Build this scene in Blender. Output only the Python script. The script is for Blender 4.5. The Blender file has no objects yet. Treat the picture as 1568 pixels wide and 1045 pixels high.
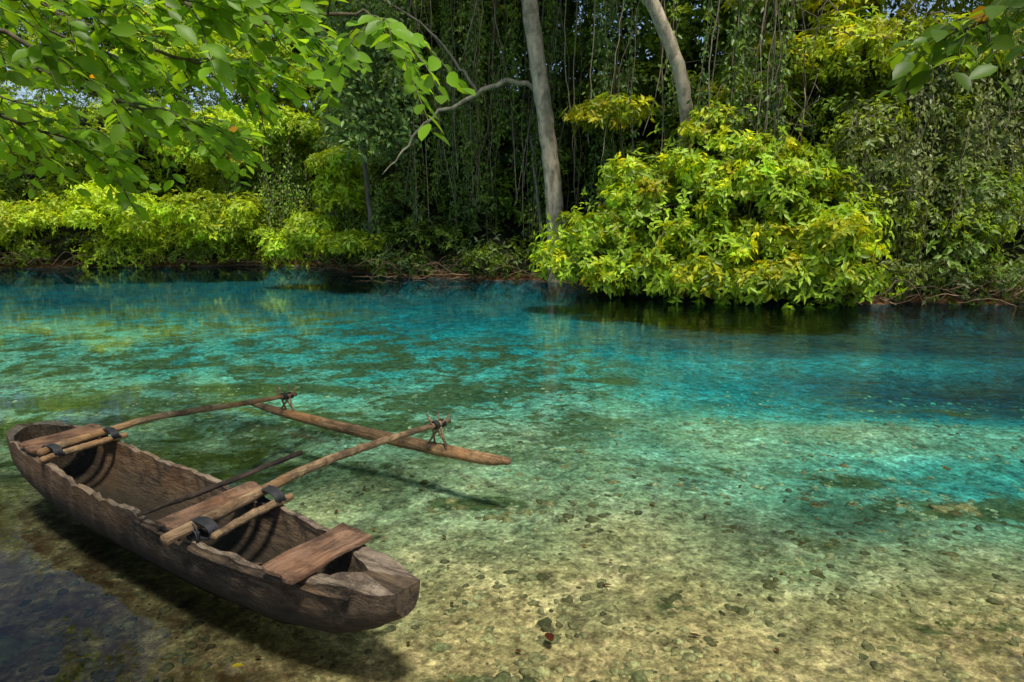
import bpy, math, numpy as np
from mathutils import Vector
rng = np.random.default_rng(7)
scene = bpy.context.scene
scene.view_settings.view_transform = 'Standard'
scene.view_settings.look = 'None'
scene.view_settings.exposure = 0

# ------------------------------------------------------------------ helpers
def link(o, parent=None):
    scene.collection.objects.link(o)
    if parent: o.parent = parent
    return o

def mesh_obj(name, V, F, cols=None, mat=None, parent=None, smooth=False):
    me = bpy.data.meshes.new(name)
    V = np.asarray(V, dtype=np.float32)
    if isinstance(F, np.ndarray):
        k = F.shape[1]; nf = F.shape[0]
        me.vertices.add(len(V)); me.vertices.foreach_set('co', V.ravel())
        me.loops.add(nf*k); me.loops.foreach_set('vertex_index', F.astype(np.int32).ravel())
        me.polygons.add(nf); me.polygons.foreach_set('loop_start', np.arange(0, nf*k, k, dtype=np.int32))
        me.update(calc_edges=True)
    else:
        me.from_pydata([tuple(map(float, v)) for v in V], [], [tuple(map(int, f)) for f in F])
        me.update()
    if cols is not None:
        a = me.color_attributes.new(name='Col', type='FLOAT_COLOR', domain='POINT')
        c = np.ones((len(V), 4), dtype=np.float32); c[:, :3] = cols
        a.data.foreach_set('color', c.ravel())
    if smooth:
        me.polygons.foreach_set('use_smooth', np.ones(len(me.polygons), dtype=bool))
    if mat: me.materials.append(mat)
    return link(bpy.data.objects.new(name, me), parent)

def empty(name, loc=(0,0,0), rot=0):
    e = bpy.data.objects.new(name, None); e.location = loc; e.rotation_euler = (0,0,rot)
    return link(e)

def nrm(a): return a/np.maximum(np.linalg.norm(a, axis=-1, keepdims=True), 1e-9)
def sstep(a, b, x):
    t = np.clip((x-a)/(b-a), 0, 1); return t*t*(3-2*t)
def wob(x, y, s=1.0, ph=0.0):
    return (np.sin(x*1.3*s+ph+1.7*np.sin(y*.9*s+ph))+np.sin(y*1.7*s+2.1*ph+1.3*np.sin(x*1.1*s))+.5*np.sin((x+y)*3.1*s+ph)+.5*np.sin((x-y)*3.7*s+ph*1.4))/3

class Tubes:
    def __init__(s): s.V=[]; s.F=[]; s.C=[]; s.n=0; s.caps=[]
    def add(s, pts, rad, seg=7, col=(.2,.15,.1), rough=0.0):
        P = np.array(pts, dtype=float); n=len(P)
        R = np.broadcast_to(np.array(rad, dtype=float), (n,)) if np.ndim(rad)==0 or len(rad)==n else np.interp(np.linspace(0,1,n), np.linspace(0,1,len(rad)), rad)
        T = nrm(np.gradient(P, axis=0)); up = np.array([0.13,.21,1.0])
        if abs(T[:,2]).mean()>.8: up=np.array([1.0,.2,.1])
        A = nrm(np.cross(T, up)); B = np.cross(T, A)
        th = np.arange(seg)*2*math.pi/seg
        rr = R[:,None]*(1+rough*rng.normal(size=(n,seg)))
        V = P[:,None,:]+rr[...,None]*(np.cos(th)[None,:,None]*A[:,None,:]+np.sin(th)[None,:,None]*B[:,None,:])
        V = V.reshape(-1,3)
        i = np.arange(n-1)[:,None]*seg; j=np.arange(seg)[None,:]; j2=(j+1)%seg
        F = np.stack([i+j, i+j2, i+seg+j2, i+seg+j], -1).reshape(-1,4)+s.n
        V = np.vstack([V, P[:1]-T[:1]*R[0]*.15, P[-1:]+T[-1:]*R[-1]*.15])
        c0=s.n+n*seg; c1=c0+1; jj=np.arange(seg); k2=(jj+1)%seg
        s.caps += [np.stack([np.full(seg,c0), s.n+k2, s.n+jj],-1), np.stack([np.full(seg,c1), s.n+(n-1)*seg+jj, s.n+(n-1)*seg+k2],-1)]
        s.V.append(V); s.F.append(F); s.C.append(np.tile(np.array(col)[None,:], (len(V),1))); s.n+=len(V)
    def build(s, name, mat, parent=None):
        V=np.vstack(s.V); F=np.vstack(s.F)
        q=np.vstack([F[:,[0,1,2]],F[:,[0,2,3]]]+s.caps)
        return mesh_obj(name, V, q, np.vstack(s.C), mat, parent, smooth=True)

def curve_pts(ctrl, n=24, jit=0.0):
    c=np.array(ctrl,dtype=float); m=len(c)
    t=np.linspace(0,m-1,n); out=[]
    ce=np.vstack([2*c[0]-c[1],c,2*c[-1]-c[-2]])
    for u in t:
        i=min(int(u),m-2); f=u-i; p0,p1,p2,p3=ce[i],ce[i+1],ce[i+2],ce[i+3]
        out.append(.5*((2*p1)+(-p0+p2)*f+(2*p0-5*p1+4*p2-p3)*f*f+(-p0+3*p1-3*p2+p3)*f**3))
    out=np.array(out)
    if jit: out+=rng.normal(size=out.shape)*jit
    return out

class Leaves:
    def __init__(s, detailed=False): s.V=[]; s.F=[]; s.C=[]; s.n=0; s.d=detailed
    def add(s, P, D, N, L, W, C):
        n=len(P)
        if n==0: return
        D=nrm(D); S=nrm(np.cross(D,N)); N=np.cross(S,D)
        L=np.broadcast_to(L,(n,))[:,None]; W=np.broadcast_to(W,(n,))[:,None]
        if not s.d:
            fold=W*.18
            v=np.stack([P, P+D*L*.45+S*W*.5+N*fold, P+D*L-N*L*.12, P+D*L*.45-S*W*.5+N*fold],1)
            f=np.array([[0,1,2],[0,2,3]]); k=4
        else:
            dr=rng.uniform(.02,.22,(n,1))
            def q(t,w,h): return P+D*L*t+S*W*w+N*(h*W-L*dr*t*t)
            v=np.stack([q(0,0,0),q(.22,.36,.1),q(.52,.5,.14),q(.82,.33,.08),q(1.03,0,0),q(.82,-.33,.08),q(.52,-.5,.14),q(.22,-.36,.1),q(.25,0,0),q(.5,0,0),q(.8,0,0)],1)
            f=np.array([[0,1,8],[8,1,2],[8,2,9],[9,2,3],[9,3,10],[10,3,4],[0,8,7],[8,6,7],[8,9,6],[9,5,6],[9,10,5],[10,4,5]]); k=11
        idx=(np.arange(n)*k)[:,None,None]+f[None]+s.n
        s.V.append(v.reshape(-1,3)); s.F.append(idx.reshape(-1,3)); s.C.append(np.repeat(C,k,axis=0)); s.n+=n*k
    def whorls(s, C, Dir, k, L, col, ratio=.42, lift=(.05,.8), var=.25, grav=.2):
        n=len(C)
        if n==0: return
        Dir=nrm(Dir); u=nrm(np.cross(Dir, rng.normal(size=(n,3)))); v=np.cross(Dir,u)
        th=(np.arange(k)[None,:]*2*math.pi/k+rng.uniform(-.6,.6,(n,k)))
        lf=rng.uniform(lift[0],lift[1],(n,k))[...,None]
        D=np.cos(th)[...,None]*u[:,None]+np.sin(th)[...,None]*v[:,None]+Dir[:,None]*lf
        D[...,2]-=grav
        P=np.repeat(C[:,None],k,1)+rng.normal(size=(n,k,3))*.03
        N=np.repeat(Dir[:,None],k,1)+rng.normal(size=(n,k,3))*.3
        LL=(L*rng.uniform(.5,1.25,(n,k))).ravel()
        cc=np.repeat(col[:,None],k,1)*rng.uniform(1-var,1+var,(n,k,1))
        s.add(P.reshape(-1,3), D.reshape(-1,3), N.reshape(-1,3), LL, LL*ratio*rng.uniform(.8,1.2,n*k), cc.reshape(-1,3))
    def clump(s, c, r, n, L, col, k=6, var=.25, up=.5, hot=.15, hotc=(1.35,1.15,.9), **kw):
        d=nrm(rng.normal(size=(n,3))); 
        m=d[:,2]>-.75; d=d[m]; n=len(d)
        rad=1-.45*rng.uniform(0,1,(n,1))**2+rng.normal(size=(n,1))*.14
        P=np.array(c)+d*rad*np.array(r)
        P[:,2]=np.maximum(P[:,2],.06)
        Dir=d+np.array([0,0,up])
        cc=np.tile(np.array(col)[None],(n,1))*rng.uniform(.75,1.25,(n,1))
        hr=rng.uniform(size=(n,1))
        cc=cc*np.where(hr<hot,np.array([hotc]),1.0)
        s.whorls(P,Dir,k,L,cc,var=var,**kw)
    def bush(s, c, r, m, subr, nw, L, col, cvar=.2, **kw):
        c=np.array(c); r=np.array(r)
        for i in range(m):
            d=nrm(rng.normal(size=3)); 
            if d[2]<-.3: d[2]*=-1
            p=c+d*r*rng.uniform(.5,1.08)
            sr=subr*rng.uniform(.45,1.3)
            f=rng.uniform(1-cvar,1+cvar)
            hue=rng.uniform(-.12,.12)
            s.clump(p,(sr*rng.uniform(.9,1.5),sr*1.1,sr*rng.uniform(.45,.8)),max(6,int(nw*(sr/subr)**2)),L,np.array(col)*f*np.array([1+hue,1,1-hue]),**kw)
    def build(s, name, mat, parent=None):
        return mesh_obj(name, np.vstack(s.V), np.vstack(s.F), np.clip(np.vstack(s.C),0,1), mat, parent)

# ------------------------------------------------------------------ materials
def newmat(name):
    m=bpy.data.materials.new(name); m.use_nodes=True; nt=m.node_tree; nt.nodes.clear()
    return m, nt, nt.nodes, nt.links
def N(nt,t,**kw):
    n=nt.nodes.new(t)
    for k,v in kw.items():
        if k in n.inputs: n.inputs[k].default_value=v
        else: setattr(n,k,v)
    return n
def mathn(nt,op,a,b=None,clamp=False):
    n=nt.nodes.new('ShaderNodeMath'); n.operation=op; n.use_clamp=clamp
    for i,x in enumerate([a,b]):
        if x is None: continue
        if isinstance(x,(int,float)): n.inputs[i].default_value=x
        else: nt.links.new(x,n.inputs[i])
    return n.outputs[0]
def mixc(nt,fac,a,b,mode='MIX'):
    n=nt.nodes.new('ShaderNodeMix'); n.data_type='RGBA'; n.blend_type=mode
    for i,x in ((0,fac),(6,a),(7,b)):
        if isinstance(x,(int,float)): n.inputs[i].default_value=x
        elif isinstance(x,tuple): n.inputs[i].default_value=(*x[:3],1)
        else: nt.links.new(x,n.inputs[i])
    return n.outputs[2]
def ramp(nt,fac,stops,interp='LINEAR'):
    n=nt.nodes.new('ShaderNodeValToRGB'); n.color_ramp.interpolation=interp
    el=n.color_ramp.elements
    while len(el)<len(stops): el.new(0.5)
    for e,(p,c) in zip(el,stops):
        e.position=p; e.color=(*c,1) if isinstance(c,tuple) else (c,c,c,1)
    nt.links.new(fac,n.inputs[0]); return n.outputs[0]
def noise(nt,vec,scale,detail=4,rough=.55,dist=0):
    n=nt.nodes.new('ShaderNodeTexNoise'); n.inputs['Scale'].default_value=scale; n.inputs['Detail'].default_value=detail
    n.inputs['Roughness'].default_value=rough; n.inputs['Distortion'].default_value=dist
    if vec is not None: nt.links.new(vec,n.inputs['Vector'])
    return n.outputs['Fac']

def leaf_mat(name, trans=.38, spec=.35, rough=.42, tint=(1.6,1.4,.5)):
    m,nt,nd,lk=newmat(name)
    at=N(nt,'ShaderNodeAttribute',attribute_name='Col')
    p=N(nt,'ShaderNodeBsdfPrincipled'); p.inputs['Roughness'].default_value=rough
    p.inputs['Specular IOR Level'].default_value=spec
    lk.new(at.outputs['Color'],p.inputs['Base Color'])
    t=N(nt,'ShaderNodeBsdfTranslucent')
    tc=mixc(nt,1.0,at.outputs['Color'],tint,'MULTIPLY'); lk.new(tc,t.inputs['Color'])
    mx=N(nt,'ShaderNodeMixShader'); mx.inputs[0].default_value=trans
    lk.new(p.outputs[0],mx.inputs[1]); lk.new(t.outputs[0],mx.inputs[2])
    o=N(nt,'ShaderNodeOutputMaterial'); lk.new(mx.outputs[0],o.inputs[0]); return m

def bark_mat(name, scale=6):
    m,nt,nd,lk=newmat(name)
    at=N(nt,'ShaderNodeAttribute',attribute_name='Col'); g=N(nt,'ShaderNodeNewGeometry')
    mp=N(nt,'ShaderNodeMapping'); mp.inputs['Scale'].default_value=(1,1,.35); lk.new(g.outputs['Position'],mp.inputs[0])
    n1=noise(nt,mp.outputs[0],scale,8,.65,.5)
    r=ramp(nt,n1,[(.3,.35),(.5,.9),(.7,1.35)])
    c=mixc(nt,1.0,at.outputs['Color'],r,'MULTIPLY')
    n2=noise(nt,g.outputs['Position'],scale*.3,4,.7)
    c=mixc(nt,mathn(nt,'MULTIPLY',ramp(nt,n2,[(.48,0.0),(.6,1.0)]),.55),c,(.055,.065,.025))
    p=N(nt,'ShaderNodeBsdfPrincipled'); p.inputs['Roughness'].default_value=.85; lk.new(c,p.inputs['Base Color'])
    b=N(nt,'ShaderNodeBump'); b.inputs['Strength'].default_value=.8; b.inputs['Distance'].default_value=.05; lk.new(n1,b.inputs['Height']); lk.new(b.outputs[0],p.inputs['Normal'])
    o=N(nt,'ShaderNodeOutputMaterial'); lk.new(p.outputs[0],o.inputs[0]); return m

def wood_mat(name, light, dark, stretch=(1.2,9,9), scale=3.0, rough=.75, spec=.3, wet=False, tan=.4):
    m,nt,nd,lk=newmat(name)
    tc=N(nt,'ShaderNodeTexCoord'); mp=N(nt,'ShaderNodeMapping'); mp.inputs['Scale'].default_value=stretch; lk.new(tc.outputs['Object'],mp.inputs[0])
    n1=noise(nt,mp.outputs[0],scale,9,.68,.6)
    n2=noise(nt,tc.outputs['Object'],4.5,7,.7,.4)
    n3=noise(nt,mp.outputs[0],scale*4,6,.7,.3)
    n4=noise(nt,tc.outputs['Object'],1.8,4,.6,.4)
    c=mixc(nt,ramp(nt,n1,[(.38,0.0),(.60,1.0)]),dark,light)
    c=mixc(nt,mathn(nt,'MULTIPLY',ramp(nt,n2,[(.45,0.0),(.58,1.0)]),.85),c,tuple(x*.38 for x in dark))
    c=mixc(nt,mathn(nt,'MULTIPLY',ramp(nt,n3,[(.55,0.0),(.7,1.0)]),.6),c,tuple(x*1.6 for x in light))
    c=mixc(nt,mathn(nt,'MULTIPLY',ramp(nt,n4,[(.48,0.0),(.62,1.0)]),tan),c,(light[0]*1.15,light[1]*.85,light[2]*.55))
    if wet:
        sz=N(nt,'ShaderNodeSeparateXYZ'); lk.new(tc.outputs['Object'],sz.inputs[0])
        zz=mathn(nt,'ADD',sz.outputs[2],mathn(nt,'MULTIPLY',mathn(nt,'SUBTRACT',n2,.5),.22))
        c=mixc(nt,ramp(nt,mathn(nt,'MULTIPLY',zz,3.0),[(.05,1.0),(.62,0.0)]),c,(.024,.018,.009))
    p=N(nt,'ShaderNodeBsdfPrincipled'); p.inputs['Roughness'].default_value=rough; p.inputs['Specular IOR Level'].default_value=spec; lk.new(c,p.inputs['Base Color'])
    h=mathn(nt,'ADD',n1,mathn(nt,'ADD',mathn(nt,'MULTIPLY',n3,.5),n2))
    b=N(nt,'ShaderNodeBump'); b.inputs['Strength'].default_value=1.0; b.inputs['Distance'].default_value=.035; lk.new(h,b.inputs['Height']); lk.new(b.outputs[0],p.inputs['Normal'])
    o=N(nt,'ShaderNodeOutputMaterial'); lk.new(p.outputs[0],o.inputs[0]); return m

M_leaf=leaf_mat('leaf_foliage'); M_leaf_near=leaf_mat('leaf_near',trans=.62,spec=.35,tint=(1.8,1.55,.5))
M_bark=bark_mat('bark'); M_twig=bark_mat('twig_bark',14)
M_hull=wood_mat('weathered_hull_wood',(.185,.125,.072),(.052,.034,.020),wet=True,tan=.45)
M_rim=wood_mat('bleached_rim_wood',(.34,.26,.18),(.15,.105,.07),tan=.2)
M_plank=wood_mat('plank_wood',(.34,.19,.11),(.16,.085,.048),stretch=(9,1.2,9),scale=3)
M_pole=wood_mat('pole_wood',(.44,.29,.15),(.22,.135,.07),stretch=(9,1.0,9),scale=3,rough=.6)
M_float=wood_mat('float_wood',(.46,.27,.12),(.20,.115,.055),stretch=(1.0,9,9),scale=3,rough=.6)
m,nt,nd,lk=newmat('black_rubber'); p=N(nt,'ShaderNodeBsdfPrincipled'); 
tcn=N(nt,'ShaderNodeTexCoord'); lk.new(ramp(nt,noise(nt,tcn.outputs['Object'],30,3),[(.3,(.006,.006,.007)),(.7,(.02,.02,.021))]),p.inputs['Base Color'])
p.inputs['Roughness'].default_value=.65; o=N(nt,'ShaderNodeOutputMaterial'); lk.new(p.outputs[0],o.inputs[0]); M_rub=m

# ------------------------------------------------------------------ terrain
bx=np.array([-70,-30,-18.6,-14.2,-9.8,-7.2,-5.6,-3.8,1.07,3.0,4.7,7.3,11.1,16,30,70.])
by=np.array([27,25.5,24.9,25.6,26.4,26,23.2,21.4,19.9,17.6,15.7,14.8,14.8,15.5,17,20.])
def yb(x): return np.interp(x,bx,by)+.22*np.sin(np.asarray(x)*2.3)+.12*np.sin(np.asarray(x)*5.1+1)
gx=np.concatenate([np.linspace(-75,-27,16),np.linspace(-26,20,300),np.linspace(21,75,16)])
gy=np.concatenate([np.linspace(-30,-1,14),np.linspace(-.8,30,250),np.linspace(31,95,20)])
X,Y=np.meshgrid(gx,gy)
def deepf(x,y):
    ye=y+.45*wob(x,y,.6)+.25*wob(x,y,1.7,2.)
    d=np.interp(ye,[2.3,3.2,4.3,5.5,7.3,9,12,15,20],[.02,.07,.19,.31,.43,.53,.67,.78,.88])
    d=d+.08*np.clip(x-.8,0,4)*sstep(2.8,5,y)
    d=d-.06*sstep(-1.5,-5,x)*sstep(12,7,y)
    d=d+.34*np.exp(-(((x-8.4)/2.6)**2+((y-8.8)/1.1)**2))-.30*np.exp(-(((x-4.6)/2.6)**2+((y-7.0)/.8)**2))
    d=d-.18*np.exp(-(((x+9)/5.0)**2+((y-13)/3.)**2))-.22*np.exp(-(((x-5.5)/3)**2+((y-11.0)/1.0)**2))
    return np.clip(d,0,1)
def ground_z(x,y):
    D=y-yb(x); dp=deepf(x,y)
    z=-(.24+.34*dp)+.02*wob(x,y,2.2)
    z=np.where(D>-.35, z+(0.03-z)*sstep(-.35,0.1,D), z)
    z=np.where(D>0.1, .03+.30*sstep(0.1,.6,D)+np.clip(D-.3,0,9.5)*.72+.25*wob(x,y,1.1)*np.clip(D,0,1), z)
    nb=sstep(1.2,-.6,y+.25*wob(x,y,1))
    return z+(0.4-z)*nb
Z=ground_z(X,Y)
nx,ny=len(gx),len(gy)
V=np.stack([X,Y,Z],-1).reshape(-1,3)
i=np.arange(ny-1)[:,None]*nx+np.arange(nx-1)[None,:]
F=np.stack([i,i+1,i+1+nx,i+nx],-1).reshape(-1,4)
dp=deepf(X,Y); A_=X/np.maximum(Y,1)
def gau(cx,cy,sx,sy): return np.exp(-(((X-cx)/sx)**2+((Y-cy)/sy)**2))
alg_shade=np.clip(1.0*sstep(-.05,-.35,A_)*sstep(5,6.5,Y)*sstep(22,12,Y)+.75*sstep(5.0,7.5,Y)*sstep(15,11,Y)*sstep(.35,-.05,A_)+.4*sstep(2,4,X)*sstep(6,3.5,Y)+.50,0,1)
alg_shade=alg_shade+1.2*gau(3.7,5.1,.8,.25)+.9*gau(3.0,5.7,.5,.15)+1.3*gau(-.35,5.05,.48,.16)+1.5*gau(-.12,2.80,.17,.16)+.9*gau(2.4,3.3,.3,.12)+.9*gau(-1.5,7.2,.9,.25)+.8*gau(.9,3.55,.14,.1)+.9*gau(-3.5,9,1.5,.3)+.7*gau(1.9,5.9,.6,.15)+.7*gau(5.2,8.2,.8,.2)+.8*gau(-.6,8.6,.9,.22)+.8*gau(-5.5,8.2,1.5,.4)+.7*gau(-2.2,10.5,1.2,.3)+.6*gau(1.2,9.6,.8,.2)+.7*gau(2.0,4.4,.35,.12)  # patch below the float paints the log's shadow; the others are algae
brn_shade=np.clip(1.15*sstep(.45,-.35,X+Y-1.75)*sstep(6.0,4.4,Y)+.25*sstep(4,2.5,Y)*sstep(1.5,-.5,X),0,1)  # brown litter tint, also paints shade into the near-left bed
M_g,nt,nd,lk=newmat('ground_bed')
at=N(nt,'ShaderNodeAttribute',attribute_name='Col'); sp=N(nt,'ShaderNodeSeparateColor'); lk.new(at.outputs['Color'],sp.inputs[0])
g=N(nt,'ShaderNodeNewGeometry'); pos=g.outputs['Position']
nlow=noise(nt,pos,.8,5,.6); npat=noise(nt,pos,1.5,7,.65,.6); nblo=noise(nt,pos,4.2,8,.72,.4); nmid=noise(nt,pos,11,8,.75,.2); nfin=noise(nt,pos,42,5,.8); nsand=noise(nt,pos,2.8,7,.75,.6)
vor=N(nt,'ShaderNodeTexVoronoi'); vor.inputs['Scale'].default_value=30; vor.inputs['Randomness'].default_value=1; lk.new(pos,vor.inputs['Vector'])
dd=mathn(nt,'ADD',sp.outputs[0],mathn(nt,'MULTIPLY',mathn(nt,'SUBTRACT',nlow,.5),.32),True)
c=ramp(nt,dd,[(0,(.62,.48,.21)),(.10,(.55,.47,.21)),(.2,(.41,.46,.23)),(.33,(.27,.46,.26)),(.46,(.155,.46,.31)),(.57,(.06,.42,.34)),(.7,(.008,.29,.30)),(.85,(.002,.145,.18)),(1,(.001,.05,.075))])
c=mixc(nt,1.0,c,ramp(nt,nblo,[(.34,.36),(.46,.80),(.55,1.05),(.68,1.4)]),'MULTIPLY')
c=mixc(nt,1.0,c,ramp(nt,nmid,[(.34,.28),(.46,.78),(.56,1.15),(.70,1.65)]),'MULTIPLY')
c=mixc(nt,1.0,c,ramp(nt,nfin,[(.3,.45),(.5,1.0),(.7,1.6)]),'MULTIPLY')
c=mixc(nt,.75,c,ramp(nt,vor.outputs['Color'],[(0,.35),(.5,1.0),(1,1.5)]),'MULTIPLY')
pale=mixc(nt,1.0,c,(1.5,1.4,1.5),'MULTIPLY')
c=mixc(nt,ramp(nt,nsand,[(.50,0.0),(.60,1.0)]),c,pale)
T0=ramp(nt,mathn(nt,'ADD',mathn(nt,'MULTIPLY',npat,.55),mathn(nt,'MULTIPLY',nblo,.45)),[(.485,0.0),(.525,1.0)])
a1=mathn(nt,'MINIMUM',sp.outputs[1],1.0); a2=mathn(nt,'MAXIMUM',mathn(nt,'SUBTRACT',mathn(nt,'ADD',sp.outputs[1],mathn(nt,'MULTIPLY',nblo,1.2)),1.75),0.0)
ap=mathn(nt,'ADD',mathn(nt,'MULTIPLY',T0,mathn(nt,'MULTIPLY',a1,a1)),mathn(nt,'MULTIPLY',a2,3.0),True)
alg_shade_c=mixc(nt,ramp(nt,nmid,[(.40,0.0),(.62,1.0)]),(.014,.040,.012),(.085,.14,.035))
c=mixc(nt,mathn(nt,'MULTIPLY',ap,.90),c,alg_shade_c)
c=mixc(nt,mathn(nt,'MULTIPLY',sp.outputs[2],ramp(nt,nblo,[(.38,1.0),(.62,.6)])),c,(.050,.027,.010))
sz=N(nt,'ShaderNodeSeparateXYZ'); lk.new(pos,sz.inputs[0])
landf=ramp(nt,mathn(nt,'ADD',sz.outputs[2],.02),[(0,0.0),(.05,1.0)])
soil=mixc(nt,ramp(nt,mathn(nt,'MULTIPLY',sz.outputs[2],1.2),[(.05,0.0),(.3,1.0)]),(.15,.075,.03),(.016,.017,.008))
soil=mixc(nt,.8,soil,ramp(nt,nmid,[(.3,.4),(.7,1.6)]),'MULTIPLY')
c=mixc(nt,landf,c,soil)
p=N(nt,'ShaderNodeBsdfPrincipled'); p.inputs['Roughness'].default_value=.9; p.inputs['Specular IOR Level'].default_value=.1; lk.new(c,p.inputs['Base Color'])
b=N(nt,'ShaderNodeBump'); b.inputs['Strength'].default_value=1.0; b.inputs['Distance'].default_value=.05
lk.new(mathn(nt,'ADD',nmid,mathn(nt,'ADD',nblo,mathn(nt,'MULTIPLY',nfin,.4))),b.inputs['Height']); lk.new(b.outputs[0],p.inputs['Normal'])
o=N(nt,'ShaderNodeOutputMaterial'); lk.new(p.outputs[0],o.inputs[0])
mesh_obj('ground',V,F,np.stack([dp,alg_shade,brn_shade],-1).reshape(-1,3),M_g,smooth=True)

# ------------------------------------------------------------------ water
M_w,nt,nd,lk=newmat('clear_water')
g=N(nt,'ShaderNodeNewGeometry'); pos=g.outputs['Position']
mp=N(nt,'ShaderNodeMapping'); mp.inputs['Rotation'].default_value=(0,0,.35); mp.inputs['Scale'].default_value=(.7,1.3,1); lk.new(pos,mp.inputs[0])
w1=noise(nt,mp.outputs[0],5.0,3,.5,.3); w2=noise(nt,mp.outputs[0],1.3,2,.5); w3=noise(nt,mp.outputs[0],16,2,.5)
sz=N(nt,'ShaderNodeSeparateXYZ'); lk.new(pos,sz.inputs[0])
amp=ramp(nt,mathn(nt,'ADD',mathn(nt,'MULTIPLY',sz.outputs[0],.08),mathn(nt,'MULTIPLY',noise(nt,pos,.4,3),.9)),[(.2,.04),(.6,.13),(1.0,.9)])
h=mathn(nt,'ADD',mathn(nt,'MULTIPLY',w1,.028),mathn(nt,'ADD',mathn(nt,'MULTIPLY',w2,.028),mathn(nt,'MULTIPLY',w3,.004)))
h=mathn(nt,'MULTIPLY',h,amp)
b=N(nt,'ShaderNodeBump'); b.inputs['Strength'].default_value=1; b.inputs['Distance'].default_value=1; lk.new(h,b.inputs['Height'])
fr=N(nt,'ShaderNodeFresnel'); fr.inputs['IOR'].default_value=1.333; lk.new(b.outputs[0],fr.inputs['Normal'])
gl=N(nt,'ShaderNodeBsdfGlossy'); gl.inputs['Roughness'].default_value=.015; lk.new(b.outputs[0],gl.inputs['Normal'])
tr=N(nt,'ShaderNodeBsdfTransparent'); tr.inputs[0].default_value=(.95,.99,.98,1)
mx=N(nt,'ShaderNodeMixShader'); lk.new(fr.outputs[0],mx.inputs[0]); lk.new(tr.outputs[0],mx.inputs[1]); lk.new(gl.outputs[0],mx.inputs[2])
o=N(nt,'ShaderNodeOutputMaterial'); lk.new(mx.outputs[0],o.inputs[0])
mesh_obj('water',[(-75,-2,0),(75,-2,0),(75,32,0),(-75,32,0)],[(0,1,2,3)],None,M_w)

# ------------------------------------------------------------------ riverbed stones
def rocks(name, P, S, C, mat):
    import bmesh
    bm=bmesh.new(); bmesh.ops.create_icosphere(bm,subdivisions=2,radius=1); bv=np.array([v.co[:] for v in bm.verts]); bf=np.array([[v.index for v in f.verts] for f in bm.faces]); bm.free()
    Vs=[];Fs=[];Cs=[];n=0
    for p_,s_,c_ in zip(P,S,C):
        k=rng.normal(size=(3,3))*2.2; f=1+.2*np.sin(bv@k[0]+1)+.16*np.sin(bv@k[1]*1.9)+.08*rng.normal(size=len(bv))
        a=rng.uniform(0,6.28); R=np.array([[math.cos(a),-math.sin(a),0],[math.sin(a),math.cos(a),0],[0,0,1]])
        v=(bv*f[:,None]*np.array([1,rng.uniform(.55,.95),rng.uniform(.3,.55)])*s_)@R.T+p_
        Vs.append(v);Fs.append(bf+n);Cs.append(np.tile(c_,(len(v),1)));n+=len(v)
    return mesh_obj(name,np.vstack(Vs),np.vstack(Fs),np.vstack(Cs),mat,smooth=True)
M_stone,nt,nd,lk=newmat('mossy_stone')
at=N(nt,'ShaderNodeAttribute',attribute_name='Col'); g=N(nt,'ShaderNodeNewGeometry')
c=mixc(nt,1.0,at.outputs['Color'],ramp(nt,noise(nt,g.outputs['Position'],24,7,.75),[(.32,.3),(.5,.9),(.68,1.9)]),'MULTIPLY')
p=N(nt,'ShaderNodeBsdfPrincipled'); p.inputs['Roughness'].default_value=.95; p.inputs['Specular IOR Level'].default_value=.1; lk.new(c,p.inputs['Base Color'])
b=N(nt,'ShaderNodeBump'); b.inputs['Strength'].default_value=1; b.inputs['Distance'].default_value=.03; lk.new(noise(nt,g.outputs['Position'],18,7,.75),b.inputs['Height']); lk.new(b.outputs[0],p.inputs['Normal'])
o=N(nt,'ShaderNodeOutputMaterial'); lk.new(p.outputs[0],o.inputs[0])
n=9000
yy=2.1+7.0*rng.uniform(0,1,n)**1.4; xx=(rng.uniform(-.8,.85,n))*yy
keep=(wob(xx,yy,2.1,.7)+wob(xx,yy,5.3,.2)*.6+rng.normal(size=n)*.35)>.05; xx=xx[keep];yy=yy[keep]; n=len(xx)
ss=.009+.030*rng.uniform(0,1,n)**2.6; zz=ground_z(xx,yy)
dpp=deepf(xx,yy)[:,None]
cc=(np.array([[.36,.32,.14]])*(1-dpp)+np.array([[.02,.30,.21]])*dpp)*rng.uniform(.25,1.35,(n,1))
dk=((xx+yy<1.75)&(yy<5.2))[:,None]; cc=np.where(dk,cc*.3,cc)  # near-left stones darkened in colour to match the shade painted on the bed
big=[]
for cx,cy,r0,m_ in [(-.12,2.79,.075,16),(-.5,5.0,.06,10),(-.1,4.85,.06,8),(-2.6,3.0,.10,4),(.95,3.55,.045,6),(1.3,3.3,.04,5),(1.0,2.9,.035,4),(.55,3.3,.03,4),(3.5,5.1,.07,10),(1.9,3.6,.045,6),(2.2,2.9,.04,5),(.2,4.1,.04,5),(1.6,4.6,.05,6),(-.3,3.6,.03,4),(2.8,3.9,.05,6),(.7,4.6,.04,5),(2.4,5.2,.055,6)]:
    for q in range(m_): big.append((cx+rng.normal()*r0*1.6,cy+rng.normal()*r0*1.2,r0*rng.uniform(.4,1.1)))
for q in range(90):
    y_=rng.uniform(2.5,6.2); big.append((y_*rng.uniform(-.15,.75),y_,rng.uniform(.025,.06)))
P=np.vstack([np.stack([xx,yy,zz],-1),[[a,b_,float(ground_z(np.array(a),np.array(b_)))-.01] for a,b_,_ in big]])
bc=np.tile([[.12,.125,.055]],(len(big),1))*rng.uniform(.6,1.9,(len(big),1))
S=np.concatenate([ss,[q[2] for q in big]]); C=np.vstack([cc,bc])
rocks('riverbed_stones',P,S,C,M_stone)

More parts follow.
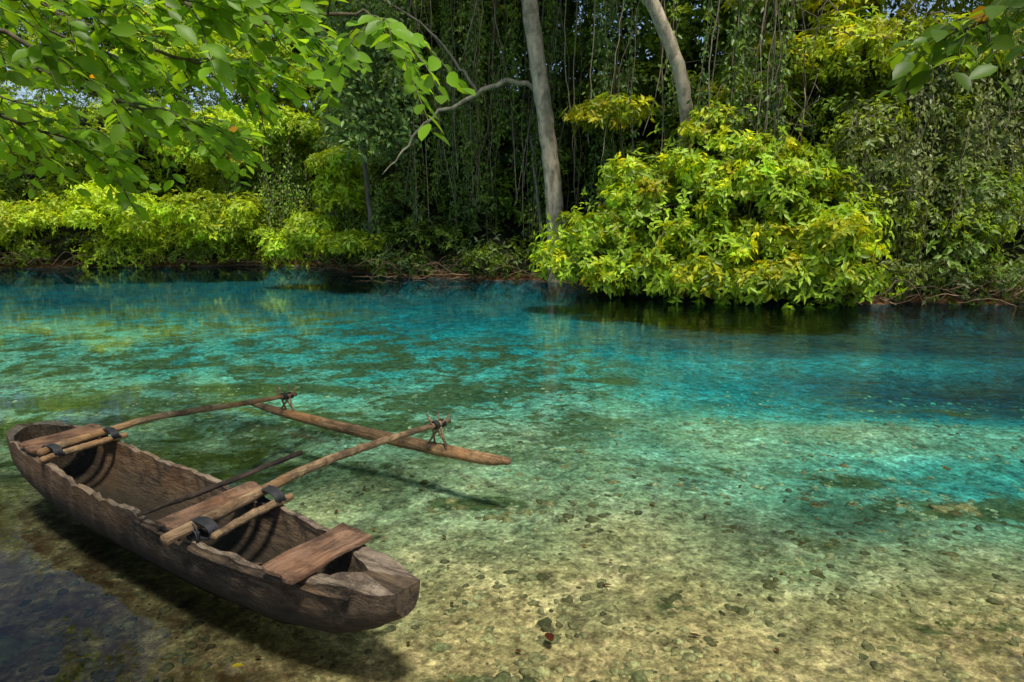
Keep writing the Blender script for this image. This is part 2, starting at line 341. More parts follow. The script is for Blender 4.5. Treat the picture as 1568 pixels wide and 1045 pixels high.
# ------------------------------------------------------------------ canoe
can=empty('outrigger_canoe',(-3.71,4.95,0),math.atan2(-.568,.823))
Lc=3.96; S0=.12; KS=(Lc-S0)/Lc
def hw(s): return np.interp(s,[0,.04,.12,.3,.7,1.3,2.0,2.7,3.2,3.6,3.82,3.96],[.06,.125,.175,.215,.245,.268,.275,.265,.235,.18,.125,.08])
def zr(s): return np.interp(s,[0,.3,1,2,3,3.6,3.96],[.375,.358,.33,.305,.295,.30,.325])
def zk(s): return np.interp(s,[0,.1,.3,.7,1.3,2.6,3.2,3.6,3.85,3.96],[.22,.10,.0,-.07,-.10,-.10,-.07,.0,.12,.20])
ns,na=120,26
cr=np.random.default_rng(3); cx_=np.linspace(0,4,90); c1_=cr.normal(size=90)*.0055; c2_=cr.normal(size=90)*.0055
c1_[30:44]+=np.abs(cr.normal(size=14))*-.012; c1_[60:68]+=-.010
ring=[];inn=[]
for i_ in range(ns+1):
    t=i_/ns; so=t*Lc; si=.07+t*(3.70-.07)
    for which,s_ in ((0,so),(1,si)):
        ph=np.linspace(0,math.pi,na+1); cs=np.cos(ph); sn=np.sin(ph)
        k_=zk(s_)
        edge=np.interp(s_,cx_,c1_)*(cs>0)+np.interp(s_,cx_,c2_)*(cs<=0)
        h_=hw(s_); top=zr(s_)+.008*math.sin(s_*7.3)+.004*math.sin(s_*19+1)
        if which:
            e=min(1,(si-.07)/.14)**.5 if si<1 else min(1,max(0,(3.70-si))/.40)**.6
            h_=max(.012,(h_-.034-.006*math.sin(s_*13))*max(e,.05)); fl=max(k_+.11,.018); k_=top-(top-fl)*max(e,.08)
        w_=-h_*np.sign(cs)*np.abs(cs)**.72; z_=top-(top-k_)*sn**.85+edge*(1-sn)**2
        bumpy=.004*np.sin(s_*23+ph*5)+.003*np.sin(s_*41+ph*9)
        pts=np.stack([np.full(na+1,S0+s_*KS),w_*(1+bumpy*5),z_+bumpy*(sn>.05)],-1)
        (inn if which else ring).append(pts)
Vh=np.vstack([np.vstack(ring),np.vstack(inn)]); off=(ns+1)*(na+1); Fh=[]; rimf=[]
w=na+1
for i_ in range(ns):
    for j_ in range(na):
        a=i_*w+j_; Fh.append((a,a+1,a+w+1,a+w)); a+=off; Fh.append((a,a+w,a+w+1,a+1))
    a=i_*w; rimf.append(len(Fh)); Fh.append((a,a+w,a+w+off,a+off)); a=i_*w+na; rimf.append(len(Fh)); Fh.append((a,a+off,a+w+off,a+w))
Fh.append(tuple(range(0,w))[::-1]); Fh.append(tuple(ns*w+k for k in range(w)))
Fh.append(tuple(off+k for k in range(w))); Fh.append(tuple(off+ns*w+k for k in range(w))[::-1])
Fh.append((0,off,off+na,na)); a=ns*w; Fh.append((a,a+na,a+na+off,a+off))
hull=mesh_obj('hull',Vh,Fh,None,M_hull,can); hull.data.materials.append(M_rim)
for q in rimf: hull.data.polygons[q].material_index=1
bv=hull.modifiers.new('bev','BEVEL'); bv.width=.006; bv.segments=2; bv.angle_limit=math.radians(50)
def rail(side,s0,s1,name,dz=-.03,r=.014):
    T=Tubes(); ss=np.linspace(s0,s1,40); sh=(ss-S0)/KS
    T.add(np.stack([ss,side*(hw(sh)+.004),zr(sh)+dz+.006*np.sin(ss*6)],-1),[r*.5,r,r,r*.6],6,rough=.12); return T.build(name,M_hull,can)
rail(-1,2.2,3.75,'gunwale_strip_near',-.035,.017); rail(1,2.0,3.7,'gunwale_strip_far')
def board(name,corn,z0,z1,th,mat):
    c=np.array(corn,dtype=float); nu,nv=14,5; Vb=[];Fb=[]
    for L_ in (0,1):
        for i_ in range(nu+1):
            for j_ in range(nv+1):
                u=i_/nu; v=j_/nv
                q=(c[0]*(1-u)+c[1]*u)*(1-v)+(c[3]*(1-u)+c[2]*u)*v
                ed=.006*math.sin(u*9+v*4+len(name))*(1 if j_ in (0,nv) else .3)
                zz_=z0*(1-u)+z1*u+(th if L_ else 0)+.002*math.sin(u*7+v*5)
                Vb.append((q[0]+ed,q[1]+(.008*math.sin(v*11+len(name)) if i_ in (0,nu) else 0),zz_))
    K=(nu+1)*(nv+1); ix=lambda l,i_,j_: l*K+i_*(nv+1)+j_
    for i_ in range(nu):
        for j_ in range(nv):
            Fb.append((ix(1,i_,j_),ix(1,i_+1,j_),ix(1,i_+1,j_+1),ix(1,i_,j_+1))); Fb.append((ix(0,i_,j_),ix(0,i_,j_+1),ix(0,i_+1,j_+1),ix(0,i_+1,j_)))
    for i_ in range(nu):
        Fb.append((ix(0,i_,0),ix(0,i_+1,0),ix(1,i_+1,0),ix(1,i_,0))); Fb.append((ix(0,i_+1,nv),ix(0,i_,nv),ix(1,i_,nv),ix(1,i_+1,nv)))
    for j_ in range(nv):
        Fb.append((ix(0,0,j_+1),ix(0,0,j_),ix(1,0,j_),ix(1,0,j_+1))); Fb.append((ix(0,nu,j_),ix(0,nu,j_+1),ix(1,nu,j_+1),ix(1,nu,j_)))
    o_=mesh_obj(name,Vb,Fb,None,mat,can); m_=o_.modifiers.new('b','BEVEL'); m_.width=.004; m_.segments=2; m_.angle_limit=math.radians(40); return o_
board('bow_seat',[(3.30,-.265),(3.28,.245),(3.50,.235),(3.53,-.265)],.318,.322,.024,M_plank)
board('middle_seat',[(2.47,-.29),(2.40,.31),(2.56,.31),(2.66,-.29)],.326,.329,.022,M_plank)
board('stern_seat',[(.62,-.23),(.55,.27),(.77,.28),(.86,-.25)],.368,.368,.022,M_plank)
def pole(name,ctrl,rad,mat,seg=10,n=30,rough=.03,jit=.0015):
    T=Tubes(); T.add(curve_pts(ctrl,n,jit),rad,seg,rough=rough); return T.build(name,mat,can)
pole('front_boom',[(2.745,-.40,.359),(2.69,0,.37),(2.60,.6,.39),(2.50,1.35,.335),(2.42,2.13,.265)],[.030,.031,.030,.026,.019],M_pole)
pole('rear_boom',[(.985,-.25,.40),(.92,.05,.405),(.84,.6,.405),(.73,1.35,.315),(.62,2.03,.235)],[.026,.027,.026,.023,.018],M_pole)
pole('front_crosspiece',[(2.86,-.22,.335),(2.80,.05,.34),(2.76,.33,.335)],[.02,.024,.02],M_pole)
pole('rear_crosspiece',[(1.06,-.27,.372),(1.02,0,.378),(.98,.30,.372)],[.02,.023,.02],M_pole)
pole('paddle_shaft',[(2.30,-.30,.335),(2.31,.1,.345),(2.36,.72,.40)],[.010,.016,.017],wood_mat('dark_pole',(.09,.06,.04),(.04,.028,.02),stretch=(9,1,9)))
pole('float_log',[(.06,1.90,.105),(.5,1.91,.08),(1.4,1.94,.065),(2.3,1.98,.065),(2.85,2.0,.075),(3.1,2.01,.10)],[.026,.038,.047,.052,.052,.046,.026],M_float,14,50,.02)
R=Tubes()
def wrap(cx,cy,cz,axis,ra,rb,turns=5,width=.045,tr=.006):
    ax=nrm(np.array(axis,float)); A=nrm(np.cross(ax,[0,0,1.0])); B=np.array([0,0,1.0])
    t=np.linspace(0,turns*2*math.pi,turns*14)
    P_=np.array([cx,cy,cz])+ax*np.linspace(-width/2,width/2,len(t))[:,None]+np.cos(t)[:,None]*A*ra+np.sin(t)[:,None]*B*rb
    R.add(P_+rng.normal(size=P_.shape)*.0012,tr,5)
b1=(-.12,1,.02); b2=(-.11,1,0)
wrap(2.755,-.205,.350,b1,.092,.045,6,.06,.007); wrap(2.70,.225,.354,b1,.095,.047,6,.06,.007)
wrap(.985,-.17,.388,b2,.082,.042,5,.05,.007); wrap(.93,.21,.390,b2,.085,.042,5,.05,.007)
wrap(2.735,-.25,.33,(0,0.2,1),.05,.05,2,.05,.006)
wrap(2.445,1.93,.285,(-.13,1,-.09),.032,.032,4,.05,.006); wrap(2.43,2.03,.275,(-.13,1,-.09),.03,.03,3,.04,.006)
wrap(.645,1.88,.255,(-.13,1,-.1),.030,.030,4,.05,.006); wrap(.63,1.96,.245,(-.13,1,-.1),.028,.028,3,.03,.006)
R.build('lashings',M_rub,can)
G=Tubes()
for (s0,w0,z0,zb) in ((2.44,1.965,.10,.28),(.64,1.915,.09,.25)):
    for dx,dw,ex,ew in ((-.10,-.03,.07,.03),(.10,-.03,-.06,.04),(-.06,.05,.03,-.07),(.07,.05,-.08,-.02)):
        G.add([(s0+dx,w0+dw*.6,z0),(s0+ex*.2,w0+ew,zb),(s0+ex*1.1,w0+ew*2,zb+.085)],[.009,.009,.006],6)
G.build('float_pegs',M_pole,can)
B_=Tubes()
for k in range(14):
    s0=rng.uniform(2.75,3.2); w0=rng.uniform(-.1,.1); a=rng.uniform(0,6.28); l=rng.uniform(.04,.12)
    B_.add([(s0,w0,.035),(s0+l*math.cos(a),w0+l*math.sin(a),.045)],.004,5,col=(.18,.1,.05))
B_.build('bilge_twigs',M_twig,can)

# ------------------------------------------------------------------ jungle
wall=Leaves()
YG=np.array([.34,.47,.02]); MG=np.array([.145,.235,.02]); DG=np.array([.05,.09,.016]); GG=np.array([.17,.225,.065])  # DG: dark green, also standing in for shade in the recessed centre
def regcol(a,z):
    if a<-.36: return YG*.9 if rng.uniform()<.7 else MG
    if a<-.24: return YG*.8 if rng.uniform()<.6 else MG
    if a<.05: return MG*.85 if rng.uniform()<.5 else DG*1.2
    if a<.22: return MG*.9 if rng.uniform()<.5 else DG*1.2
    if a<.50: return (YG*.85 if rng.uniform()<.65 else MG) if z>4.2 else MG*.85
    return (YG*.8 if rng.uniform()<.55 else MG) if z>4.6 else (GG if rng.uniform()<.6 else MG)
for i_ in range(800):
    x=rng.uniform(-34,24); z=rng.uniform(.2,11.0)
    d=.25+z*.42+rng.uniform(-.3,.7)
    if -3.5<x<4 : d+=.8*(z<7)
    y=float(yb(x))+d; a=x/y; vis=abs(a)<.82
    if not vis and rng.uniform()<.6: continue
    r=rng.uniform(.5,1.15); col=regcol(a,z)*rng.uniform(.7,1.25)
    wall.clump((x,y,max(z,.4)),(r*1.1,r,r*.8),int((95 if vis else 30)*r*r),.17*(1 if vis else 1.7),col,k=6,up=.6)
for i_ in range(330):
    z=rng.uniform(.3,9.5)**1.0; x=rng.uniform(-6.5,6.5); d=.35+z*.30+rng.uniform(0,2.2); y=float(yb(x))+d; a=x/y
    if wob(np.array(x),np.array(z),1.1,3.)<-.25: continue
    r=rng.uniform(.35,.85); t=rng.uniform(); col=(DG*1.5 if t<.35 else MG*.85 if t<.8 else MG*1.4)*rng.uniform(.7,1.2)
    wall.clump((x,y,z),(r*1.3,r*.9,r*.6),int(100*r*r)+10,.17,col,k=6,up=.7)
for i_ in range(190):
    z=rng.uniform(.3,6.0); x=rng.uniform(7.4,14); d=.0+z*.2+rng.uniform(-.1,1.2); y=float(yb(x))+d
    if wob(np.array(x),np.array(z),1.5,1.)<-.25: continue
    r=rng.uniform(.25,.8); t=rng.uniform(); col=(GG if t<.5 else MG*1.1 if t<.75 else YG*.7)*rng.uniform(.7,1.3)
    wall.clump((x,y,z),(r*1.2,r*.8,r*.7),int(125*r*r)+10,.14,col,k=5,up=.35,grav=.4)
for i_ in range(200):
    z=rng.uniform(8.3,12.8); x=rng.uniform(-30,17); y=float(yb(x))+rng.uniform(2.6,6); a=x/y
    r=rng.uniform(.9,1.7); wall.clump((x,y,z),(r*1.2,r,r*.7),int(46*r*r),.25,regcol(a,z)*rng.uniform(.7,1.2),k=6,up=.5)
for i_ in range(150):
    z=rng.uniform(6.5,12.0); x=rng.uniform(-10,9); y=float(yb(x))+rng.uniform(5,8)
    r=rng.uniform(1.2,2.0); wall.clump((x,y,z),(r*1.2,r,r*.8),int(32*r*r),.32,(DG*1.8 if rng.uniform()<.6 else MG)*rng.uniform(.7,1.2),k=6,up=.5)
for i_ in range(50):  # clumps above the view, added to shade the centre of the wall
    z=rng.uniform(10.0,12.5); x=rng.uniform(-4.5,3.5); y=rng.uniform(17.5,22)
    r=rng.uniform(.8,1.3); wall.clump((x,y,z),(r*1.2,r,r*.6),int(45*r*r),.26,MG*rng.uniform(.7,1.2),k=6,up=.5)
for i_ in range(260):
    x=rng.uniform(-24,14); y=float(yb(x))+rng.uniform(-.10,.45); z=rng.uniform(.2,.8); a=x/y
    if wob(np.array(x),np.array(0.),1.7)>.4: continue
    r=rng.uniform(.25,.55); wall.clump((x,y,z),(r*1.3,r*.8,r*.7),int(90*r*r)+8,.15,regcol(a,z)*rng.uniform(.6,1.1),k=6,up=.2,grav=.5)
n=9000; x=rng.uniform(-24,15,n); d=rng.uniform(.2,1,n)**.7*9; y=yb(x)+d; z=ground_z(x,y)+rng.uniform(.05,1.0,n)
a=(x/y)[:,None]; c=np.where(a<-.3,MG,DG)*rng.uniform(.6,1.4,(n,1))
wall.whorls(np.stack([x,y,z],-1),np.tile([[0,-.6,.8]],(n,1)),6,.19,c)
for cx,cy,cz,rx,rz in [(-18,24.6,1.3,2.2,1.3),(-15.2,25,1.6,1.8,1.5),(-12.6,25.2,1.4,1.8,1.5),(-10.2,26,1.3,1.4,1.2),(-17.5,26,4,2.5,1.5),(-14,26.5,4.6,2.3,1.5),(-11,27,4.2,2,1.6),(-16,27.5,7,3,1.6),(-12,28,7.4,3,1.6),(-20,26,6,2.5,2),(-9.5,28,6.6,2,1.6),(-21,24.7,2,2,1.5),(-8.4,27,4.6,1.2,1.2)]:
    wall.bush((cx,cy,cz),(rx,1.1,rz),18,.6,70,.19,YG*rng.uniform(.85,1.15),cvar=.35,k=6)
wall.build('jungle_foliage',M_leaf)

bl=Leaves()
for cx,cy,cz,rx,rz in [(-6.3,22.9,1.2,1.1,.8),(-5.6,22.6,2.3,.8,.9),(-7.0,23.3,.8,.8,.6),(-5.7,22.8,3.2,.6,.6),(-5.0,21.9,.8,.7,.5)]:
    bl.bush((cx,cy,cz),(rx,.8,rz),15,.4,55,.2,YG)
bl.build('bank_bush',M_leaf)

ob=Leaves(); stems=Tubes()
BY=np.array([.28,.42,.02])
lobes=[(5.0,16.3,3.2,1.5,1.0,.85,20),(3.9,16.3,2.2,1.7,1.1,.9,22),(2.4,16.9,1.4,1.4,.9,.7,18),(5.9,15.6,2.2,1.5,1.1,1.0,26),(6.9,14.7,1.2,.9,.8,.8,18),(4.8,15.3,1.1,1.8,.8,.6,22),(1.6,17.2,.9,.9,.6,.5,10),(6.2,14.4,.5,1.6,.6,.35,20),(3.6,15.7,.5,1.5,.6,.4,18),(3.1,17,2.7,.8,.7,.5,7),(4.9,14.9,.4,1.4,.5,.3,14)]
for cx,cy,cz,rx,ry,rz,m_ in lobes:
    ob.bush((cx,cy,cz),(rx*1.05,ry,rz*1.08),m_,.33,30,.19,BY,cvar=.45,k=7,ratio=.42,hot=.48,hotc=(1.75,1.25,.9))
    n=150; d_=nrm(rng.normal(size=(n,3))); P=np.array([cx,cy,cz])+d_*np.array([rx,ry,rz])*rng.uniform(.4,1.45,(n,1)); P[:,2]=np.maximum(P[:,2],.08)
    ob.whorls(P,d_+np.array([0,-.3,.3]),6,.19,np.tile(BY,(n,1))*rng.uniform(.5,1.4,(n,1)),ratio=.42,grav=.35)
    for q in range(7):
        e=np.array([cx,cy,cz])+rng.normal(size=3)*np.array([rx,ry,rz])*.6
        stems.add(curve_pts([(rng.uniform(3.5,7.0),17.0,.5),((cx+5)/2,16.6,cz*.7+.6),e],12,.02),[.035,.02,.008],5,col=(.12,.09,.05))
for q in range(46):  # long arching shoots breaking the outline
    x0=rng.uniform(1.8,7.4); y0=16.9-(x0-1.8)*.38; z0=rng.uniform(.6,3.6)*(1-.5*abs(x0-4.7)/3); z0=max(z0,.5)
    dx,dy=rng.normal()*.35,-rng.uniform(.3,.9); l=rng.uniform(.5,1.0)
    q_=curve_pts([(x0,y0,z0),(x0+dx*.6,y0+dy*.6,z0+.25),(x0+dx*1.3,y0+dy*1.3,z0-.05-l*.35)],10,.01); q_[:,2]=np.maximum(q_[:,2],.1)
    stems.add(q_,[.012,.005],4,col=(.14,.11,.05))
    for p_ in q_[3:]: ob.whorls(p_[None],np.array([[dx,dy,.6]]),6,.18,(BY*rng.uniform(.7,1.6))[None],ratio=.4,grav=.3)
be=empty('overhanging_bush'); ob.build('leaves',M_leaf,be); stems.build('stems',M_twig,be)

up=Leaves()
for cx,cy,cz,rx,rz in [(6.5,17,6.6,1.8,1.1),(9,16.5,6.8,1.8,1.2),(7.8,16.5,5.4,1.5,.9),(10.5,16.5,7.2,1.6,1.2),(5.9,18,8,1.4,1),(8,17.5,8.4,2.2,1.2),(9.6,16,5.2,1.1,.9),(11.5,17,8.4,2,1.5),(11.6,16,5.6,1.2,1.0),(6.4,17.5,5.4,1.0,.7),(2.6,19.0,4.4,.8,.4),(5.5,17.5,4.7,.7,.4)]:
    up.bush((cx,cy,cz),(rx,1.0,rz),20,.45,40,.19,np.array([.35,.46,.02])*rng.uniform(.75,1.1),cvar=.35,k=6,hot=.35,hotc=(1.5,1.15,.9))
te=empty('canopy_tree'); up.build('crown',M_leaf,te)
tt=Tubes()
tt.add(curve_pts([(9.3,17.8,.6),(9.2,17.6,4),(8.6,17.4,7),(8.0,17.6,9)],20,.01),[.2,.17,.13,.08],9,col=(.16,.12,.08))
for e in [(6.3,17,6.8),(10.5,16.6,7.4),(8,16.5,5.5),(9.6,16,5.4),(5.6,18,8.2)]:
    tt.add(curve_pts([(9.1,17.6,4.4),((9.1+e[0])/2,17.2,(e[2]+5)/2+.3),e],14,.03),[.08,.05,.02],6,col=(.2,.14,.09))
tt.build('trunk_and_limbs',M_bark,te)

vl=Leaves(); vs=Tubes()
def vine(x,y,zt,zb,dens,L,col,spread,stem=True):
    nseg=14; t=np.linspace(0,1,nseg); sx=x+np.cumsum(rng.normal(size=nseg))*.05; sy=y+np.cumsum(rng.normal(size=nseg))*.03
    zz=zt+(zb-zt)*t
    if stem: vs.add(np.stack([sx,sy,zz],-1),rng.uniform(.006,.016),4,col=np.array([.20,.15,.09])*rng.uniform(.5,1.5))
    n=int((zt-zb)*dens)
    if n<1: return
    u=rng.uniform(0,1,n); P=np.stack([np.interp(u,t,sx),np.interp(u,t,sy),zt+(zb-zt)*u],-1)+rng.normal(size=(n,3))*np.array([spread,spread*.7,.05])
    D=rng.normal(size=(n,3))*np.array([.6,.5,.35])+np.array([0,-.25,-.9]); Nn=rng.normal(size=(n,3))*.5+np.array([0,-1,.5])
    LL=L*rng.uniform(.6,1.3,n); vl.add(P,D,Nn,LL,LL*.5,np.tile(col,(n,1))*rng.uniform(.6,1.4,(n,1)))
for k in range(22):
    x0=rng.uniform(-4.2,6.0); 
    for q in range(rng.integers(3,8)):
        x=x0+rng.normal()*.35; y=float(yb(x))+rng.uniform(.1,2.2); zt=rng.uniform(5,11); zb=rng.uniform(.8,min(5,zt-1))
        vine(x,y,zt,zb,rng.choice([0,8,45,60]),.13,(DG*1.8 if rng.uniform()<.4 else MG),.10)
for k in range(30):
    x=rng.uniform(-3.5,6.5); y=float(yb(x))+rng.uniform(-.1,.8); x2=x+rng.normal()*.5
    vs.add(curve_pts([(x,y+.5,11),(x+rng.normal()*.2,y,8),((x+x2)/2+rng.normal()*.2,y,5.5),(x2,y,rng.uniform(1.5,4))],22,.015),rng.uniform(.007,.017),5,col=np.array([.26,.21,.13])*rng.uniform(.5,1.2))
for k in range(11):
    x0=rng.uniform(7.6,13.5); z0=rng.uniform(2.5,6.2)
    for q in range(rng.integers(3,7)):
        x=x0+rng.normal()*.3; y=float(yb(x))+rng.uniform(.1,1.0); zt=z0+rng.normal()*.4; zb=max(.2,zt-rng.uniform(.8,3.5))
        vine(x,y,zt,zb,rng.uniform(20,60),.12,GG*rng.uniform(.7,1.3)*np.array([1.1,1,.8]),.15,rng.uniform()<.6)
for i_ in range(60):
    x=rng.uniform(-11,-4.0); y=float(yb(x))+rng.uniform(-.2,.8); zt=rng.uniform(2,5); zb=rng.uniform(.4,1.2)
    vine(x,y,zt,zb,30,.13,MG*rng.uniform(.7,1.6),.12)
ve=empty('hanging_vines'); vl.build('leaves',M_leaf,ve); vs.build('stems',M_twig,ve)

dl=Leaves(); dt=Tubes()
for i_ in range(52):
    x=rng.uniform(-5.2,-2.9); y=20.3+rng.uniform(-.6,.8); zt=rng.uniform(4.3,8.5); zb=max(zt-rng.uniform(.6,2.4),3.0+1.0*abs(x+4))
    n=int(max(zt-zb,.3)*40); P=np.stack([x+rng.normal(size=n)*.26,y+rng.normal(size=n)*.25,rng.uniform(zb,zt,n)],-1)
    D=rng.normal(size=(n,3))*.75+np.array([0,-.2,-.5]); LL=.21*rng.uniform(.6,1.2,n)
    dl.add(P,D,rng.normal(size=(n,3))*.6+np.array([0,-.7,.7]),LL,LL*.5,np.tile(np.array([.14,.23,.055])*rng.uniform(.6,1.3),(n,1))*rng.uniform(.6,1.4,(n,1)))
dt.add(curve_pts([(1.0,20.3,5.2),(.0,19.9,5.6),(-1.0,19.7,5.2),(-2.2,19.6,4.6),(-3.0,19.6,3.7),(-3.6,19.6,3.0)],26,.03),[.08,.065,.04,.015],7,col=(.36,.30,.19))
dt.add(curve_pts([(-1.0,19.7,5.2),(-1.5,19.8,6.0),(-2.6,20,7.2),(-4.2,20.2,8)],18,.03),[.05,.03,.02],6,col=(.26,.21,.14))
dt.add(curve_pts([(-4.4,22,.4),(-4.5,21.4,4),(-4.6,20.6,8)],18,.02),[.1,.08,.05],6,col=(.12,.1,.07))
de=empty('drooping_tree'); dl.build('leaves',M_leaf,de); dt.build('branches',M_bark,de)

T=Tubes(); T.add(curve_pts([(1.37,19.9,-.1),(1.27,19.9,1.5),(1.12,19.9,3.2),(.84,19.9,5.2),(.46,20,7.6),(.0,20.2,11)],40,.010),[.32,.27,.24,.23,.22,.18],14,col=(.50,.41,.27),rough=.03)
T.add(curve_pts([(1.0,20.3,.2),(.75,20.5,2.5),(.55,20.7,4.2)],16,.015),[.07,.05,.04],7,col=(.2,.17,.12))
tcw=Leaves(); 
for c_ in [(-.6,20.8,11.6),(.8,20.8,12.2),(1.8,21,11.5)]: tcw.bush(c_,(1.6,1.2,.9),14,.6,55,.2,MG)
e_=empty('tall_tree'); T.build('trunk',M_bark,e_); tcw.build('crown',M_leaf,e_)
T=Tubes(); T.add(curve_pts([(4.35,18.0,1.5),(4.25,17.3,3.4),(4.13,17,4.45),(3.83,16.9,5.5),(3.15,16.8,6.8),(2.3,16.9,8.4),(1.6,17.4,10)],34,.012),[.17,.165,.16,.16,.155,.13],10,col=(.46,.37,.25),rough=.03)
tcw=Leaves()
for c_ in [(1.8,17.8,10.8),(4.5,18,10.2)]: tcw.bush(c_,(1.6,1.2,.9),14,.6,55,.2,MG)
e_=empty('leaning_tree'); T.build('trunk',M_bark,e_); tcw.build('crown',M_leaf,e_)

T=Tubes()
for i_ in range(460):
    x=rng.uniform(-20,13); y=float(yb(x))+rng.uniform(-.3,.5); l=rng.uniform(.4,1.5); a=rng.uniform(-.4,.4)+(math.pi if rng.uniform()<.5 else 0)
    z=rng.uniform(.02,.35); up_=rng.uniform(-.1,.7)
    T.add(curve_pts([(x,y,z),(x+l*.5*math.cos(a),y+l*.3*math.sin(a),z+up_*.5+rng.normal()*.12),(x+l*math.cos(a),y+l*.5*math.sin(a),z+up_*.8*rng.uniform(-.2,1))],9,.015),[rng.uniform(.006,.024),.008,.004],5,col=np.array([.27,.16,.08])*rng.uniform(.4,1.4))
for i_ in range(90):
    x=rng.uniform(5,13); y=float(yb(x))+rng.uniform(.3,1); z=rng.uniform(1,8)
    T.add(curve_pts([(x,y,z),(x+rng.normal()*.6,y-rng.uniform(0,.4),z-rng.uniform(0,1)),(x+rng.normal()*1.,y,z-rng.uniform(.5,2.5))],10,.02),[.012,.008,.004],4,col=np.array([.22,.16,.10])*rng.uniform(.5,1.3))
T.build('bank_roots',M_twig)

# ------------------------------------------------------------------ near overhanging trees
def spray(LV,TB,ctrl,r0,ntw,twl,leafL,col,n=30,droop=.25,u0=.28):
    P=curve_pts(ctrl,n,.012); TB.add(P,[r0,r0*.6,r0*.22],7,col=(.13,.10,.06)); T_=nrm(np.gradient(P,axis=0))
    for k in range(ntw):
        u=rng.uniform(u0,1.0); i_=min(int(u*(n-1)),n-1); d=T_[i_]; side=rng.choice([-1,1])
        lat=np.cross(d,[0,0,1.0])*side; dirn=nrm(d*rng.uniform(.3,1)+lat*rng.uniform(.5,1.1)+np.array([0,0,rng.uniform(-.45,.3)]))
        l=twl*rng.uniform(.5,1.2); q=curve_pts([P[i_],P[i_]+dirn*l*.5+np.array([0,0,.02]),P[i_]+dirn*l-np.array([0,0,droop*l])],9,.004)
        TB.add(q,[r0*.28,r0*.12],4,col=(.12,.11,.05))
        m_=int(l/.045); uu=np.linspace(.15,1,m_)*8; ii=np.clip(uu.astype(int),0,7); pp=q[ii]+(q[ii+1]-q[ii])*(uu-ii)[:,None]
        td=nrm(q[-1]-q[0]); latt=nrm(np.cross(td,[0,0,1.0])); sg=np.where(np.arange(m_)%2==0,1,-1)[:,None]
        D=td*rng.uniform(.3,1.0,(m_,1))+latt*sg*rng.uniform(.5,1,(m_,1))+rng.normal(size=(m_,3))*.18+np.array([0,0,-.15])
        Nn=np.array([0,-.5,1.0])+rng.normal(size=(m_,3))*.5
        LL=leafL*rng.uniform(.6,1.2,m_)
        cc=np.tile(col,(m_,1))*rng.uniform(.6,1.3,(m_,1))
        yl=rng.uniform(size=m_)>.993; cc[yl]=[.5,.25,.01]
        LV.add(pp,D,Nn,LL,LL*.58,cc)
nl=Leaves(True); nt_=Tubes(); NC=np.array([.19,.35,.02])
nt_.add(curve_pts([(-5.6,2.0,-.1),(-5.4,2.2,1.5),(-5.2,2.6,3.2),(-5.0,2.6,5)],20,.01),[.25,.2,.16,.1],12,col=(.14,.11,.07))
limbs=[([(-5.2,2.6,2.9),(-4.0,3.6,3.15),(-3.0,4.2,2.95),(-2.3,4.4,2.55),(-2.0,4.6,2.4)],26),
([(-5.2,2.6,3),(-3.6,4.2,3.4),(-2.5,4.7,3.0),(-1.7,5,2.85)],28),
([(-5.2,2.6,3.2),(-2.9,4.3,3.35),(-1.82,4.5,3.15),(-.98,4.48,3.12),(-.8,4.5,3.05)],26),
([(-5.2,2.6,2.6),(-4.1,4.4,2.75),(-3.5,5.0,2.55),(-3.1,5.2,2.4)],24),
([(-5.2,2.6,3.4),(-3.5,4.5,3.6),(-2.2,5.2,3.4),(-1.4,5.5,3.15)],28),
([(-5.2,2.6,3.4),(-4.5,4.5,3.6),(-3.8,5.8,3.4),(-3.1,6.6,3.1)],24),
([(-5.2,2.6,3.4),(-5.2,4.5,3.3),(-4.9,5.8,3.1),(-4.5,6.8,2.9)],20),
([(-5.2,2.6,3.0),(-3.4,3.7,3.05),(-2.6,3.9,3.05),(-1.5,4.0,3.1)],20),
([(-5.2,2.6,3.4),(-3.6,5.0,3.0),(-3.0,6.0,2.7),(-2.4,6.6,2.6)],22),
([(-5.2,2.6,3.6),(-4.2,5.0,4.2),(-3.4,6.4,4.0),(-2.2,7.4,3.7)],22)]
for c_,m_ in limbs: spray(nl,nt_,c_,.026,m_,.62,.135,NC)
for k in range(7):  # upper crown out of view, added to shade the near left
    a=rng.uniform(-2.4,-.9); r=rng.uniform(1.5,3.2); z1=rng.uniform(4.0,6.0)
    spray(nl,nt_,[(-5.1,2.6,4.2),(-5.1+r*.5*math.cos(a),2.0+r*.5*math.sin(a),z1),(-5.1+r*math.cos(a),1.4+r*math.sin(a),z1-.3)],.035,13,.9,.17,NC*.8)
for k in range(17):  # unseen sprays added to shade the near-left water and canoe bow
    ex=rng.uniform(-3.4,-.9); ey=rng.uniform(-.6,1.3); ez=rng.uniform(4.3,5.6)
    spray(nl,nt_,[(-5.05,2.6,4.2),((-5+ex)/2,(2.2+ey)/2,ez+.2),(ex,ey,ez)],.035,15,.9,.17,NC*.8,u0=.35)
e_=empty('overhanging_tree'); nl.build('leaves',M_leaf_near,e_); nt_.build('trunk_and_branches',M_twig,e_)
nl=Leaves(True); nt_=Tubes()
nt_.add(curve_pts([(4.9,1.4,0),(4.8,1.4,2),(4.7,1.5,4)],14,.01),[.16,.13,.08],10,col=(.12,.1,.07))
spray(nl,nt_,[(4.75,1.5,3.3),(3.3,2.7,3.1),(2.5,3.3,2.9),(2.02,3.4,2.72)],.014,26,.34,.12,NC*.5,u0=.45)
spray(nl,nt_,[(4.75,1.5,3.3),(3.4,3.0,3.3),(2.6,3.6,3.05)],.014,20,.38,.12,NC*.5,u0=.45)
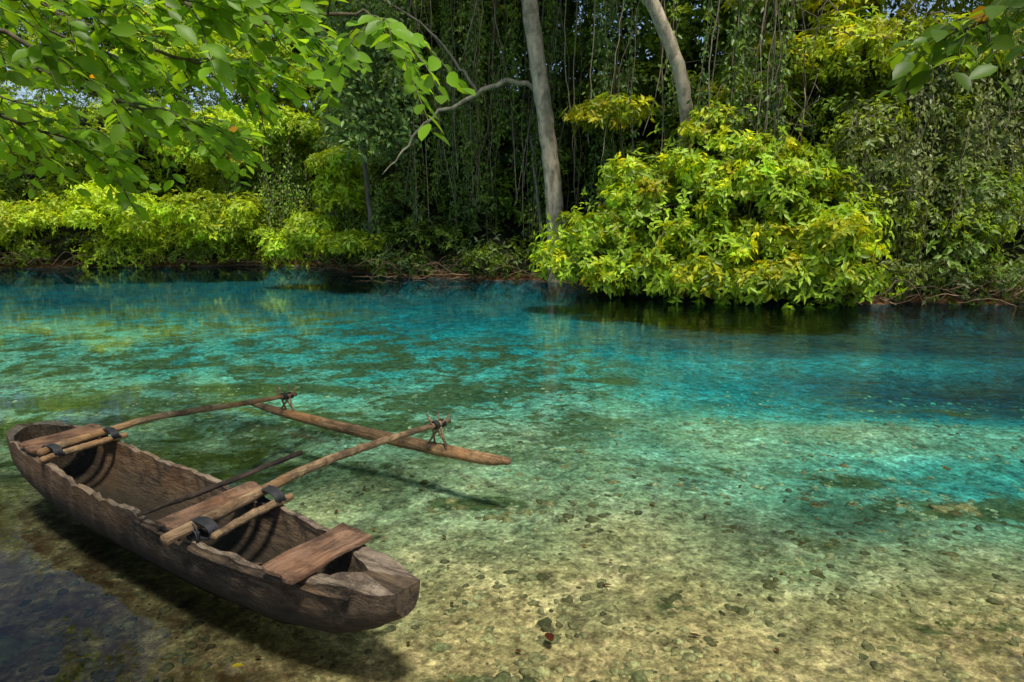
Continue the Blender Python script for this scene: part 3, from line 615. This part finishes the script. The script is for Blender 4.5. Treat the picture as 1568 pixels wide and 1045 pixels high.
spray(nl,nt_,[(4.75,1.5,3.3),(3.6,3.0,3.1),(2.9,3.7,2.85)],.014,16,.34,.12,NC*.5,u0=.45)
e_=empty('riverside_tree'); nl.build('leaves',M_leaf_near,e_); nt_.build('trunk_and_branches',M_twig,e_)

fl=Leaves(True); n=50; y=rng.uniform(2.5,6,n); x=y*rng.uniform(-.6,.5,n)
cols=np.array([[.14,.06,.025],[.24,.16,.04],[.1,.06,.03]])[rng.integers(0,3,n)]
fl.add(np.stack([x,y,ground_z(x,y)+.02],-1),np.stack([rng.normal(size=n),rng.normal(size=n),np.zeros(n)],-1),np.tile([[0,0,1.]],(n,1)),.045*rng.uniform(.6,1.4,n),.022,cols)
fl.add(np.array([[.18,3.17,-.2],[-1.2,2.62,.004]]),np.array([[.3,-1,0],[1,.5,0.]]),np.array([[0,0,1.],[0,0,1.]]),np.array([.07,.05]),np.array([.05,.025]),np.array([[.10,.025,.015],[.5,.4,.02]]))
fl.build('fallen_leaves',M_leaf_near)

# ------------------------------------------------------------------ light, sky, camera
el=math.radians(67); az=math.atan2(.22,-.66)
ts=Vector((math.sin(az)*math.cos(el),math.cos(az)*math.cos(el),math.sin(el)))
L=bpy.data.lights.new('sun','SUN'); L.energy=5.0; L.angle=math.radians(9); L.color=(1,.95,.84)
lo=link(bpy.data.objects.new('sun',L)); lo.rotation_euler=ts.to_track_quat('Z','Y').to_euler()
w=bpy.data.worlds.new('World'); scene.world=w; w.use_nodes=True; nt=w.node_tree
bg=nt.nodes['Background']; sk=nt.nodes.new('ShaderNodeTexSky'); sk.sky_type='NISHITA'; sk.sun_disc=False
sk.sun_elevation=el; sk.sun_rotation=az%(2*math.pi); nt.links.new(sk.outputs[0],bg.inputs[0]); bg.inputs[1].default_value=.15
cam=bpy.data.cameras.new('camera'); cam.lens=24; cam.sensor_width=36; cam.clip_end=500
co=link(bpy.data.objects.new('camera',cam)); co.location=(0,0,1.9); co.rotation_euler=(math.radians(90-10.4),0,0)
scene.camera=co
